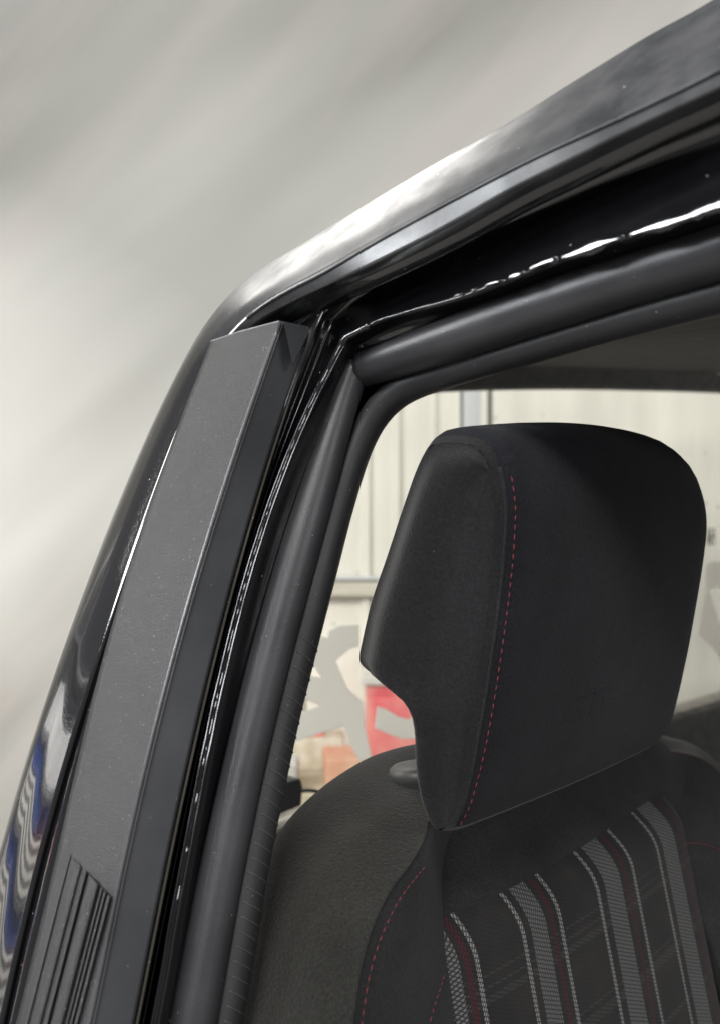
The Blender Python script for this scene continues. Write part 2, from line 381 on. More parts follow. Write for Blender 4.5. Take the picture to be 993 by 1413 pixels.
# roof skin going over to the far side
def wtop(px):  # upper edge of tail window frame
    return rear(px, 512 if px > 700 else 512 + (700 - px) * 0.2)
n_e = len(e0)
far = [wtop(560 + 640 * j / (n_e - 1)) + Z * 0.10 - R * (0.5 * max(0, j - NR) / 4) for j in range(n_e)]
mid = [a.lerp(b, 0.35) + Z * 0.04 for a, b in zip(back, far)]
grid('roof_skin', across([[p - Z * 0.002 for p in back], mid, far], 6), PAINT, car)
# --- outer band of the pillar (gloss) and edge strip
E0p = down([(-60, 1420), (-30, 1290), (0, 1174), (28, 1073), (44, 1013), (76, 925), (115, 815), (159, 700), (190, 628), (215, 570), (240, 515), (262, 474), (275, 452)])
ABp = down([(-12, 1490), (8, 1400), (36, 1255), (66, 1146), (86, 1070), (107, 1000), (128, 930), (150, 868), (176, 800), (203, 712), (240, 605), (272, 525), (297, 472)])
TLp = down([(14, 1490), (36, 1404), (68, 1271), (93, 1174), (121, 1025), (133, 974), (155, 881), (173, 833), (189, 772), (213, 704), (250, 592), (274, 535), (300, 473)])
def PC(p, d, n=NP): return pix(p, n, side, d, 0.9)
a0 = PC(E0p, 0.010); ab = PC(ABp, 0.0005); tl = PC(TLp, 0.004)
am = [(p + q) / 2 - I * 0.003 for p, q in zip(a0, ab)]
ah = [p + I * 0.025 + R * 0.004 for p in a0]
def join(p, r):
    q = p + r[1:]; m0 = len(p)
    for _ in range(14):
        for k in range(m0 - 7, m0 + 8): q[k] = (q[k - 1] + q[k] * 2 + q[k + 1]) / 4
    return q
outer = [join(p, r) for p, r in ((ah, back), (a0, e0), (am, h0), (ab, c0), ([p + I * 0.003 + R * 0.001 for p in ab], e1), ([p + I * 0.012 for p in ab], eb))]
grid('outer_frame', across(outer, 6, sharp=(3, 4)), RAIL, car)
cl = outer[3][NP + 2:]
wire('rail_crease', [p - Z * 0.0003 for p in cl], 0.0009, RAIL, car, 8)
ab2 = [p + I * 0.002 for p in ab]
grid('window_edge_strip', across([ab2, [(p + q) / 2 - I * 0.001 for p, q in zip(ab2, tl)], [p + I * 0.004 for p in tl]], 5), PAINT, car)
# --- pillar trim: grained face, bevel, smooth return, end facet
TRp = down([(105, 1490), (127, 1412), (155, 1239), (189, 1094), (205, 1022), (238, 901), (262, 805), (296, 708), (318, 632), (347, 551), (371, 480), (385, 444)])
SRp = down([(170, 1490), (189, 1404), (213, 1263), (238, 1146), (262, 1037), (294, 893), (318, 809), (346, 704), (371, 616), (387, 567), (405, 527), (422, 487), (429, 453)])
tr = PC(TRp, 0.0005); sr = PC(SRp, 0.021)
def trb(k): return [p + (q - p) * k - I * 0.0 for p, q in zip(tr, sr)]
tl_ = [p - I * 0.004 for p in tl]
tm = [(p + q) / 2 - I * 0.0015 for p, q in zip(tl_, tr)]
trim = grid('pillar_trim', across([[p + I * 0.006 for p in tl_], tl_, tm, tr], 6, sharp=(1,)), TRIM, car)
b1 = [p.lerp(q, 0.07) - I * 0.0006 for p, q in zip(tr, sr)]
b2 = [p.lerp(q, 0.13) + I * 0.0008 for p, q in zip(tr, sr)]
sm_ = [p.lerp(q, 0.6) - R * 0.0 - I * 0.0005 for p, q in zip(tr, sr)]
grid('side_return', across([tr, b1, b2, sm_, sr, [p + R * 0.02 for p in sr]], 5, sharp=(2, 4)), TRIMS, trim)
grid('bead', across([[p - R * 0.0012 + I * 0.0002 for p in sr], [p + I * 0.0010 - R * 0.0016 for p in sr], [p + I * 0.0016 + R * 0.004 for p in sr]], 3), FELT, trim)
wire('edge_line', [p.lerp(q, 0.045) - I * 0.0002 for p, q in zip(tr, sr)], 0.0009, GLOSSP, trim, 8)
wire('edge_line', [p.lerp(q, 0.12) - I * 0.0001 for p, q in zip(tr, sr)], 0.0007, GLOSSP, trim, 8)
topc = [tl_[-1], tm[-1], tr[-1], b2[-1], sm_[-1], sr[-1]]
slab('end_cap', [p + Z * 0.0006 for p in topc] + [sr[-1] + R * 0.03, tl_[-1] + R * 0.004 + I * 0.03], -Z * 0.003, TRIMS, trim)
fc = [side(391, 443, -0.0005), side(428, 455, 0.0205), side(404, 503, 0.011)]
slab('facet', fc, (I + R).normalized() * 0.004, TRIMS, trim)
# ribbed lower face of the trim: narrow raised ribs below a slanting edge
def rib_line(f):                # fraction across the trim face -> top pixel and bottom pixel
    return (93 + 62 * f, 1176 + 65 * f), (-142 + 75 * f, 2100)
ribs = [(0.02, 0.09), (0.12, 0.33), (0.37, 0.44), (0.47, 0.72), (0.745, 0.79), (0.81, 0.87), (0.89, 0.97)]
for f0, f1 in ribs:
    cs = []
    for f, d in ((f0, 0.0005), (f0 + (f1 - f0) * 0.2, -0.0009), (f1 - (f1 - f0) * 0.2, -0.0009), (f1, 0.0005)):
        a, b = rib_line(f); d -= 0.0017 * math.sin(math.pi * f)
        cs.append([side(a[0] + (b[0] - a[0]) * t + 0 * t, a[1] + (b[1] - a[1]) * t, d) for t in [k / 14 for k in range(15)]])
    grid('rib', across(cs, 2, sharp=(1, 2)), TRIM, trim)
# --- glossy jamb running up the pillar and along the roof
KA = down([(168, 1490), (187, 1404), (211, 1263), (236, 1146), (260, 1037), (292, 893), (316, 809), (344, 704), (369, 616), (385, 567), (403, 530), (424, 487), (436, 440)])
JA = [(436, 440), (451, 398), (532, 358), (610, 318), (700, 266), (756, 238), (865, 183), (931, 152), (993, 124), (1030, 105), (1070, 82)]
KB = down([(182, 1490), (199, 1404), (226, 1263), (250, 1146), (272, 1037), (304, 893), (328, 809), (356, 706), (380, 630), (402, 575), (428, 520), (446, 480), (458, 440)])
JB = [(458, 440), (500, 408), (560, 378), (634, 340), (720, 303), (804, 266), (880, 236), (940, 212), (993, 192), (1030, 176), (1070, 158)]
KC = down([(200, 1490), (217, 1404), (240, 1263), (262, 1146), (283, 1037), (313, 893), (336, 809), (362, 712), (387, 652), (410, 590), (430, 545), (451, 499), (475, 467)])
JC = [(475, 467), (520, 443), (573, 428), (640, 408), (691, 390), (747, 367), (800, 350), (850, 333), (922, 311), (993, 287), (1070, 262)]
KD = down([(228, 1490), (246, 1396), (280, 1198), (320, 1025), (338, 962), (370, 829), (405, 720), (420, 660), (448, 600), (472, 545), (486, 510), (492, 500), (496, 492)])
JD = [(496, 492), (548, 474), (610, 448), (690, 418), (740, 400), (790, 384), (840, 368), (895, 350), (940, 335), (993, 318), (1070, 294)]
def JC2(k, j, dk, dj):
    return pix(k, NP, side, dk, 0.5)[:-1] + extend(pix(j, NR, side, dj), 0.5)
ja = JC2(KA, JA, (0.030, 0.020), (0.020, 0.013)); jb = JC2(KB, JB, (0.036, 0.033), (0.033, 0.030)); jc = JC2(KC, JC, (0.030, 0.029), (0.029, 0.026))
jd = JC2(KD, JD, (0.046, 0.046), (0.046, 0.046))
jc_a = [p.lerp(q, 0.16) + I * 0.003 for p, q in zip(jc, jb)]
jc_b = [p.lerp(q, 0.2) + I * 0.006 for p, q in zip(jc, jd)]
for k in range(len(jc)):
    jc[k] = jc[k] + V((noise.noise(jc[k] * 60), noise.noise(jc[k] * 60 + V((9, 0, 0))), noise.noise(jc[k] * 60 + V((0, 9, 0))))) * (0.0002 if k < NP else 0.0004)
grid('door_jamb', across([[p + R * 0.03 for p in ja], ja, jb, jc_a, jc, jc_b, jd, [p + I * 0.02 + R * 0.01 for p in jd]], 6), JAMB, car)
def ridge(name, pts, r, parent, wob):
    rows = [[] for _ in range(10)]; n = len(pts)
    for j in range(n):
        t = (pts[min(j + 1, n - 1)] - pts[max(j - 1, 0)]).normalized(); u = t.cross(I).normalized(); v = t.cross(u)
        wb_ = wob * min(1, max(0.06, (j / n - 0.25) * 2.5)) if wob > 0.5 else wob
        rr = r * (0.85 + wb_ * (0.25 + 1.3 * noise.noise(pts[j] * 95) + 0.9 * noise.noise(pts[j] * 260))) * (0.55 + 0.45 * min(1, max(0, j / n - 0.2) * 4) if wob > 0.5 else 1)
        for q in range(10): rows[q].append(pts[j] + (u * math.cos(0.6283 * q) + v * math.sin(0.6283 * q)) * rr)
    return grid(name, rows, PAINT, parent, closed=True, caps=True)
ridge('weld_ridge', smooth([p - R * 0.0016 - I * 0.0008 for p in jc[:NP + 4]], 200), 0.0020, car, 0.15)
ridge('weld_ridge', smooth(jc[NP + 2:NP + 26], 160), 0.0010, car, 0.2)
ridge('jamb_fold', smooth([p.lerp(q, 0.45) - I * 0.001 for p, q in zip(ja[NP + 4:], jb[NP + 4:])], 200), 0.0008, car, 0.3)
# added glint strips, each tilted to mirror a lamp: broad, uneven, broken towards the pillar
LAMPW = V((-2.65, -0.6, 2.15))
GLINTM = M('glint_gloss', (0.008, 0.008, 0.009), 0.16, Coat_Weight=1.0, Coat_Roughness=0.06).m  # gloss for the added glint strips
LAMPS = V((-0.6, -2.2, 1.95))
def glint_piece(name, bead, a, b, wd, tw_k=0.05, hump=0.0011, rag=0.55, lamp=LAMPW):
    rows = [[] for _ in range(9)]; NB = len(bead)
    for j in range(a, b):
        p = bead[j]; t = (bead[min(j + 4, NB - 1)] - bead[max(j - 4, 0)]).normalized()
        h = ((CAM - p).normalized() + (lamp - p).normalized()); n0 = (h - t * h.dot(t)).normalized(); s_ = t.cross(n0)
        f = math.sin(math.pi * (j - a + 0.5) / (b - a)) ** 0.4
        wv_ = wd * f * (1 + rag * noise.noise(p * 150) + rag * 0.6 * noise.noise(p * 420))
        tw = tw_k * noise.noise(p * 120 + V((5, 0, 0)))
        for q in range(9):
            th = (q / 4 - 1)
            rows[q].append(p + s_ * (th * wv_) + n0 * (hump * f * (1 - th ** 6) - hump * 0.8 + th * wv_ * tw) + s_ * (0.0009 * rag * noise.noise(p * 90)))
    grid(name, rows, GLINTM, car)
bd = smooth([p - I * 0.0030 - R * 0.0006 for p in jc[NP + 8:NP + NR - 1]], 520)
for a, b, wd in ((100, 118, 0.0005), (130, 142, 0.0006), (152, 182, 0.0009), (188, 214, 0.0014), (219, 262, 0.0019), (266, 350, 0.0021), (356, 520, 0.0022)): glint_piece('glint_strip', bd, a, b, wd)
vd = smooth([p - R * 0.0046 - I * 0.0020 for p in jc[:NP]], 400)
glint_piece('flange_glint', vd, 4, 396, 0.00055, 0.004, 0.0008, 0.08, LAMPS)  # added strips along the pillar flange, tilted to flash at the lamp
vd2 = smooth([p - R * 0.0040 - I * 0.0050 for p in jc[:NP]], 400)
glint_piece('flange_glint', vd2, 4, 380, 0.00040, 0.004, 0.0006, 0.08, LAMPS)
# drip edge between rail and jamb
grid('drip_edge', across([[p + I * 0.010 + Z * 0.001 for p in e1], [p + I * 0.016 - Z * 0.003 for p in e1], [p + I * 0.024 + Z * 0.008 for p in e1]], 3), JAMB, car)
# --- rubber seal: upright tube and roof tube meeting in a folded corner
SLp = down([(214, 1490), (236, 1396), (274, 1198), (314, 1025), (330, 962), (362, 829), (397, 720), (411, 660), (439, 600), (467, 539), (480, 508), (486, 496)])
SRt = down([(286, 1490), (303, 1396), (335, 1200), (372, 1025), (386, 962), (416, 850), (447, 737), (462, 680), (480, 620), (492, 570), (498, 530), (496, 502)])
tube('door_seal', PC(SLp, 0.040, 120), PC(SRt, 0.056, 120), RUBBER, car, 0.85)
RT = [(487, 494), (510, 481), (544, 467), (610, 440), (681, 411), (786, 374), (891, 341), (993, 306), (1070, 278)]
RB = [(505, 528), (530, 524), (575, 512), (650, 490), (733, 464), (810, 440), (891, 414), (993, 386), (1070, 362)]
tube('door_seal', extend(pix(RT, 70, side, 0.040), 0.5), extend(pix(RB, 70, side, 0.058), 0.5), RUBBER, car, 0.8)
# inner lip with small cross ribs
LA = down([(283, 1490), (300, 1396), (332, 1200), (369, 1025), (383, 962), (413, 850), (445, 737), (462, 676), (480, 620), (500, 572), (520, 548), (560, 522), (650, 494), (740, 466), (891, 418), (993, 390), (1070, 366)])
LB = down([(308, 1490), (328, 1400), (346, 1310), (362, 1211), (381, 1116), (400, 1023), (425, 921), (459, 783), (469, 737), (492, 656), (508, 612), (528, 575), (560, 543), (640, 513), (700, 498), (786, 474), (891, 450), (993, 426), (1070, 406)])
def lipripple(t):
    return 0.7
la = extend(pix(LA, 420, side, 0.056), 0.5); lb = extend(pix(LB, 420, side, 0.074), 0.5)
tube('seal_lip', la, lb, LIP, car, 1.0, 14, lipripple)
lipo = bpy.data.objects['seal_lip']
for q in range(46):
    j = 60 + q * 4
    a, b = la[j], lb[j]; c = (a + b) / 2; h = (a - b) / 2; t = (la[j + 1] - la[j - 1]).normalized(); nn = t.cross(h).normalized()
    if nn.dot(CAM - c) < 0: nn = -nn
    wire('cross_rib', [c + h * math.cos(x) + nn * (h.length * 0.71 * math.sin(x)) for x in [0.5 + 1.9 * k / 8 for k in range(9)]], 0.00034, RIBM, lipo, 5)
# inner side of the pillar behind the lip
lb_in = [p + I * 0.004 + R * 0.012 for p in lb]
grid('pillar_lining', across([[p.lerp(q, 0.5) + R * 0.008 for p, q in zip(la, lb)], [p + R * 0.010 - I * 0.002 for p in lb], [p + R * 0.05 - I * 0.02 for p in lb]], 3), DARKP, car)
# --- headliner and tail window
lr = extend(pix([(545, 540), (575, 528), (640, 510), (700, 494), (786, 470), (891, 446), (993, 422), (1070, 402)], 40, side, 0.072), 0.5)
n_l = len(lr)
wt = [rear(552 + 600 * j / (n_l - 1), 545 - 40 * min(1, j / 9) + 16 * max(0, j - 9) / 34, -0.02) - R * (0.5 * max(0, j - 39) / 4) for j in range(n_l)]
grid('headliner', across([lr, [a.lerp(b, 0.5) + Z * 0.012 for a, b in zip(lr, wt)], wt], 6), HEADL, car)
WT = [(520, 560), (565, 543), (620, 539), (681, 537), (786, 536), (900, 538), (993, 541), (1150, 550)]
wa = pix([(500, 545), (556, 520), (620, 506), (700, 500), (786, 502), (900, 508), (993, 516), (1150, 530)], 40, rear, -0.03)
wb = pix(WT, 40, rear, -0.012); wc = pix([(x, y + 2) for x, y in WT], 40, rear, 0.02)
frame = grid('tail_window_frame', across([wa, wb, wc], 5, sharp=(1,)), DARKP, car)
sill0 = [(300, 1163), (385, 1131), (440, 1107), (700, 1035), (940, 969), (993, 953), (1200, 890)]
def shifted(p, dy): return [(x, y + dy) for x, y in p]
sa = pix(sill0, 30, rear, 0.02); sb = pix(shifted(sill0, 4), 30, rear, -0.01)
sc = pix(shifted(sill0, 13), 30, rear, -0.03); sd = pix(shifted(sill0, 40), 30, rear, -0.05); se = pix(shifted(sill0, 160), 30, rear, -0.07)
SILL = plastic('pale_sill', (0.20, 0.185, 0.16), 0.5, 400, 0.2, 0.1)
grid('tail_sill', across([sa, sb, sc], 4), SILL, car)
grid('tail_lining', across([sc, [p + Z * 0.004 for p in sd], se], 4), DARKP, car)
# clear glass
gm = bpy.data.materials.new('window_glass'); gm.use_nodes = True; nt = gm.node_tree; nt.nodes.clear()
o_ = nt.nodes.new('ShaderNodeOutputMaterial'); mx = nt.nodes.new('ShaderNodeMixShader'); fr = nt.nodes.new('ShaderNodeMath'); lw = nt.nodes.new('ShaderNodeLayerWeight')
tp = nt.nodes.new('ShaderNodeBsdfTransparent'); gl = nt.nodes.new('ShaderNodeBsdfGlossy')
fr.operation = 'MULTIPLY'; fr.inputs[1].default_value = 0.10; nt.links.new(lw.outputs['Facing'], fr.inputs[0]); tp.inputs[0].default_value = (0.97, 0.98, 0.96, 1); gl.inputs['Roughness'].default_value = 0.02
nt.links.new(fr.outputs[0], mx.inputs[0]); nt.links.new(tp.outputs[0], mx.inputs[1]); nt.links.new(gl.outputs[0], mx.inputs[2]); nt.links.new(mx.outputs[0], o_.inputs[0])
g1 = pix([(300, 560), (500, 548), (565, 530), (700, 525), (993, 530), (1150, 540)], 30, rear, 0.008)
g2 = pix([(x, y + 6) for x, y in sill0], 30, rear, 0.008)
glass = grid('tail_window_glass', across([g1, g2], 4), gm, car)
# grey vinyl lettering stuck to the glass
VIN = M('grey_vinyl', (0.5, 0.49, 0.47), 0.6); VIN.col(VIN.mix(VIN.noise(6, 4), (0.33, 0.325, 0.30), (0.42, 0.40, 0.385)))
_t = VIN.n('ShaderNodeBsdfTranslucent'); _t.inputs[0].default_value = (0.84, 0.83, 0.80, 1)
_mx = VIN.n('ShaderNodeMixShader'); _mx.inputs[0].default_value = 0.75
VIN.l(VIN.b.outputs[0], _mx.inputs[1]); VIN.l(_t.outputs[0], _mx.inputs[2]); VIN.l(_mx.outputs[0], VIN.t.nodes['Material Output'].inputs[0])
def vin(pts, name='vinyl_letter'):
    return slab(name, [rear(x, y, 0.004) for x, y in pts], R * 0.0012, VIN.m, glass)
def zp(l, s, ox, oy): return [(ox + x / s, oy + y / s) for x, y in l]
vin(zp([(180, 0), (240, -10), (330, 0), (335, -40), (400, -75), (520, -80), (520, 55), (470, 65), (375, 145), (450, 320), (540, 395), (560, 560), (600, 760), (530, 770), (480, 690), (430, 552), (300, 590), (190, 625), (90, 665), (20, 690), (20, 560), (110, 530), (160, 470), (280, 425), (170, 375), (150, 300), (190, 230), (290, 250), (225, 150), (160, 120)], 4.514, 380, 880))
vin(zp([(635, 430), (690, 445), (760, 490), (830, 510), (900, 470), (960, 470), (960, 600), (860, 630), (790, 632), (700, 600), (620, 562)], 4.514, 380, 880))
vin(zp([(20, 780), (110, 790), (125, 870), (20, 890)], 4.514, 380, 880))
vin(zp([(262, 350), (300, 333), (360, 345), (400, 460), (300, 462), (272, 470), (300, 560), (329, 640), (360, 860), (300, 765), (225, 690), (245, 560), (262, 480)], 3.533, 900, 680))
def text_mesh(name, s, size, ext, mat, parent, origin, xdir, zdir, italic=0.0):
    cu = bpy.data.curves.new(name + '_c', 'FONT'); cu.body = s; cu.size = size; cu.extrude = ext; cu.shear = italic
    to = bpy.data.objects.new('tmp', cu); COL.objects.link(to)
    me = bpy.data.meshes.new_from_object(to.evaluated_get(bpy.context.evaluated_depsgraph_get()))
    bpy.data.objects.remove(to)
    nrm = xdir.cross(zdir).normalized()
    for v in me.vertices: v.co = origin + xdir * v.co.x + zdir * v.co.y + nrm * v.co.z
    return link(name, me, mat, parent, sm=False)
a, b = rear(974, 753, 0.004), rear(974, 727, 0.004)
text_mesh('vinyl_letter', 'AH', (b - a).length * 1.38, 0.0006, M('dark_vinyl', (0.06, 0.06, 0.055), 0.6).m, glass, a, I * 0.6, Z)
dev = empty('sensor_unit', 'small black device with a cable on the tail window ledge', 'device', loc=(0, 0, 0))
dp = [(372, 1086), (416, 1074), (419, 1086), (417, 1112), (372, 1130)]
db = slab('housing', [rear(x, y, -0.045) for x, y in dp], R * 0.05, DARKP, dev)
bv = db.modifiers.new('b', 'BEVEL'); bv.width = 0.003; bv.segments = 2
wire('cable', smooth([rear(x, y, -0.02) for x, y in [(414, 1092), (430, 1091), (446, 1095), (470, 1104), (500, 1110)]], 24), 0.0022, DARKP, dev)
# ------------------------------------------------------------------ SEAT
st = empty('bucket_seat', 'black front car seat with tartan centre and red stitching', 'seat')
def stitches(name, pts, mat, parent, w=0.00025, step=0.0043, ln=0.0030, up=None):
    """row of separate thread dashes along a curve, one joined part"""
    L = [0]
    for a, b in zip(pts, pts[1:]): L.append(L[-1] + (b - a).length)
    cnt = max(2, int(L[-1] / step)); bm = bmesh.new(); n = 8
    def at(s):
        for k in range(len(L) - 1):
            if L[k + 1] >= s: return pts[k].lerp(pts[k + 1], (s - L[k]) / max(1e-9, L[k + 1] - L[k]))
        return pts[-1]
    for q in range(cnt):
        s0 = q * step; P = [at(s0), at(s0 + ln / 2), at(s0 + ln)]
        t = (P[2] - P[0]).normalized(); to = (CAM - P[1]).normalized(); u = t.cross(to).normalized(); v = u.cross(t)
        rings = []
        for k, (p, r) in enumerate(((P[0], 0.45), (P[1], 1.0), (P[2], 0.45))):
            rings.append([bm.verts.new(p + (u * math.cos(6.2832 * i / 6) + v * math.sin(6.2832 * i / 6)) * w * r + v * (0.0003 if k == 1 else -0.0001)) for i in range(6)])
        for a, b in zip(rings, rings[1:]):
            for i in range(6): bm.faces.new((a[i], a[(i + 1) % 6], b[(i + 1) % 6], b[i]))
        bm.faces.new(rings[0][::-1]); bm.faces.new(rings[-1])
    me = bpy.data.meshes.new(name); bm.to_mesh(me); bm.free()
    o = link(name, me, mat, parent); o['kind'] = 'stuff'; return o
# --- headrest: side outline carried through the width with rounded ends
LN, LF = 0.326, 0.572
prof_px = [  # clockwise from the foot of the front seam, up the front, over the top, down the rear
    (630, 1143), (648, 1105), (672, 1015), (691, 900), (704, 800), (710, 720), (708, 680), (702, 648), (690, 615), (668, 597),
    (640, 592), (612, 594), (594, 603), (575, 635), (555, 690), (532, 760), (511, 822), (498, 878), (494, 900), (496, 917), (506, 932),
    (526, 943), (545, 952), (562, 962), (569, 985), (574, 1040), (586, 1095), (602, 1135), (616, 1150)]
prof = [latp(x, y, LN + 0.006) for x, y in prof_px]
prof = [V((p.dot(R), 0, p.z - CZ)) for p in prof]          # (lon, -, z)
NPF = 96
pr = smooth(prof + [prof[0]], NPF + 1)[:-1]
def seam_index(target):
    q = latp(*target, LN + 0.006); q = V((q.dot(R), 0, q.z - CZ))
    return min(range(NPF), key=lambda k: (pr[k] - q).length)
k_bot, k_top = seam_index((630, 1143)), seam_index((700, 640))
cen = sum(pr, V((0, 0, 0))) / NPF; zmid = -0.055
lats = [0.0, 0.0015, 0.004, 0.008] + [0.123 - 0.112 * math.cos(math.pi * k / 30) for k in range(1, 30)] + [0.2365, 0.239, 0.2412, 0.243, 0.2445, 0.2455, 0.246]
W_ = LF - LN
def inset_pt(k, e):
    a, b = pr[(k - 1) % NPF], pr[(k + 1) % NPF]; t = (b - a).normalized(); nrm = V((t.z, 0, -t.x))
    if nrm.dot(cen - pr[k]) < 0 and False: nrm = -nrm
    return nrm * e
# orientation: decide the inward normal once by area sign
area = sum(pr[k].x * pr[(k + 1) % NPF].z - pr[(k + 1) % NPF].x * pr[k].z for k in range(NPF))
def slice_pts(x):
    e_n = 0.0065 * max(0, 1 - x / 0.016) ** 2.0; xf = W_ - x; e_f = 0.016 * max(0, 1 - xf / 0.04) ** 2.0
    e = e_n + e_f
    rt = 0.075; tf = max(0, 1 - xf / rt); top = 0.052 * (1 - math.sqrt(max(0, 1 - tf * tf)))
    bulge = 0.010 * math.sin(math.pi * x / W_)
    out = []
    for k in range(NPF):
        p = pr[k].copy(); nv = inset_pt(k, e * min(1, max(0.4, (p.z + 0.16) / 0.06))); p = p + (nv if area < 0 else -nv)
        h = max(0, (p.z - zmid) / 0.095)
        p.z += (bulge - top * 1.0) * min(1.3, h) ** 1.4
        low = max(0, (-p.z - 0.09) / 0.055); p.z += low * 0.010 * max(0, 1 - xf / 0.03) ** 2
        if p.x < cen.x: p.x -= 0.004 * math.sin(math.pi * x / W_)
        out.append(CAM + I * (LN + x) + R * p.x + Z * p.z)
    return out
S = [slice_pts(x) for x in lats]; ns = len(S)
i_seam = 2                                   # slice where the front cover starts
def sub_grid(name, faces, mat, parent):
    used = {}; verts = []; fl = []
    for f in faces:
        g = []
        for (i, k) in f:
            key = (i, k)
            if key not in used: used[key] = len(verts); verts.append(S[i][k] if i >= 0 else capc[i])
            g.append(used[key])
        fl.append(g)
    me = bpy.data.meshes.new(name); me.from_pydata([tuple(v) for v in verts], [], fl); me.update()
    return link(name, me, mat, parent)
capc = {}
def capring(i, s): return [S[i][k].lerp(sum(S[i], V((0, 0, 0))) / NPF, s) for k in range(NPF)]
front_k = set(); k = k_bot
k_cov = seam_index((598, 600))
while k != k_cov: front_k.add(k); k = (k + 1) % NPF
frontf, sidef = [], []
for i in range(ns - 1):
    for k in range(NPF):
        f = [(i, k), (i, (k + 1) % NPF), (i + 1, (k + 1) % NPF), (i + 1, k)]
        (frontf if (k in front_k and i >= i_seam) else sidef).append(f)
sidef.append([(ns - 1, k) for k in range(NPF)])
head = sub_grid('headrest', sidef, SIDEC, st)
fr_k, k = [], k_bot
while True:
    fr_k.append(k)
    if k == k_top: break
    k = (k + 1) % NPF
re_k = [k_bot]; k = k_bot
while k != k_top: k = (k - 1) % NPF; re_k.append(k)
nc = 44; fa = smooth([S[0][k] for k in fr_k], nc); ra = smooth([S[0][k] for k in re_k], nc)
cap_rows = []
for j in range(25):
    t = j / 24; row_ = []
    for q in range(nc):
        hq = math.sin(math.pi * min(1, max(0, q / (nc - 1)))) ** 0.5
        off = (-0.010 * math.sin(math.pi * min(1, t / 0.7)) ** 2 * (t < 0.7) - 0.006 * math.sin(math.pi * t) + 0.002 * t) * hq
        row_.append(ra[q].lerp(fa[q], t) + I * off)
    cap_rows.append(row_)
grid('side_panel', cap_rows, SIDEC, head)
sub_grid('front_cover', frontf, KNIT, head)
kk = [k for k in range(NPF)]; seq = []; k = k_bot
while True:
    seq.append(k)
    if k == k_top: break
    k = (k + 1) % NPF
sline = [S[i_seam + 1][k] + (CAM - S[i_seam + 1][k]).normalized() * 0.0006 for k in seq]
stitches('stitching', smooth(sline, 200), THREAD, head)
wire('seam_piping', smooth([S[i_seam][k] + (CAM - S[i_seam][k]).normalized() * 0.0001 for k in seq], 60), 0.0007, TWILL, head, 6)
# raised letters pressed into the cover
kl = seq[len(seq) // 5]
def front_at(px, py):
    best = None
    for i in range(i_seam, ns - 1):
        for k in seq:
            p = S[i][k] - CAM; x = 496.5 + F * p.x / p.y; y = 706.5 - F * p.z / p.y
            d = (x - px) ** 2 + (y - py) ** 2
            if best is None or d < best[0]: best = (d, S[i][k])
    return best[1]
pa, pb = front_at(775, 1000), front_at(868, 962)
xd = (pb - pa).normalized(); zd = (front_at(770, 960) - pa); zd = (zd - xd * zd.dot(xd)).normalized()
_tx = text_mesh('raised_letters', 'GTI', 0.020, 0.0004, KNIT, head, pa + xd.cross(zd) * 0.0002, xd * 1.35, zd, 0.2)
from mathutils.bvhtree import BVHTree
_fc = bpy.data.objects['front_cover'].data
_bv = BVHTree.FromPolygons([v.co for v in _fc.vertices], [tuple(p.vertices) for p in _fc.polygons])
_nd = xd.cross(zd).normalized()
for v in _tx.data.vertices:                         # lay the letters onto the curved cover
    hgt = (v.co - pa).dot(_nd) - 0.0002
    hit = _bv.ray_cast(v.co + _nd * 0.05, -_nd)
    if hit[0]: v.co = hit[0] + _nd * (0.00022 if hgt > 0 else -0.0006)
# --- collar of the headrest post
def lathe(name, prof, c, ax, mat, parent, seg=28):
    u = ax.cross(I).normalized(); v = ax.cross(u); rows = []
    for s in range(seg):
        th = 6.28318 * s / seg; rows.append([c + (u * math.cos(th) + v * math.sin(th)) * r + ax * h for r, h in prof])
    return grid(name, rows, mat, parent, closed=True)
ax = (Z + R * 0.12).normalized()
LS = 0.41                                           # collar lateral place
cc = seat(577, 1066, -0.012)
lathe('post_collar', [(0.0, 0.005), (0.009, 0.0052), (0.0135, 0.0046), (0.0158, 0.0028), (0.0166, 0.0), (0.0158, -0.003), (0.0135, -0.006), (0.0135, -0.02)], cc, ax, COLLAR, st)
for q in (0.0, 0.115):
    c = cc + I * (q + 0.012); wire('post', [c + ax * (-0.02), c + ax * 0.08], 0.0045, RUBBER, st, 14)
# --- near shoulder: outer side, seam, inner face
NS = 80
b0 = [seat(x, y, h) for x, y, h in [(640, 1040, -0.10), (610, 1045, -0.10), (560, 1062, -0.10), (500, 1105, -0.10), (450, 1160, -0.10), (420, 1240, -0.10), (405, 1330, -0.10), (395, 1440, -0.10), (380, 1520, -0.10)]]
b1_ = [seat(x, y, h) for x, y, h in [(640, 1018, -0.055), (590, 1024, -0.055), (545, 1033, -0.055), (500, 1050, -0.055), (440, 1090, -0.055), (388, 1145, -0.055), (362, 1215, -0.055), (345, 1310, -0.055), (328, 1413, -0.055), (310, 1520, -0.055)]]
b2_ = [seat(x, y, h) for x, y, h in [(640, 1060, -0.02), (600, 1068, -0.015), (560, 1085, -0.012), (520, 1110, -0.01), (480, 1145, -0.008), (450, 1200, -0.005), (430, 1270, 0), (415, 1350, 0), (405, 1440, 0), (395, 1520, 0)]]
b3_ = [seat(x, y, h) for x, y, h in [(640, 1110, 0.0), (610, 1115, 0.005), (593, 1128, 0.012), (585, 1158, 0.02), (566, 1192, 0.024), (537, 1232, 0.026), (512, 1288, 0.028), (497, 1345, 0.028), (488, 1413, 0.028), (478, 1520, 0.028)]]
b3g = [p - (CAM - p).normalized() * 0.0018 + I * 0.001 for p in b3_]
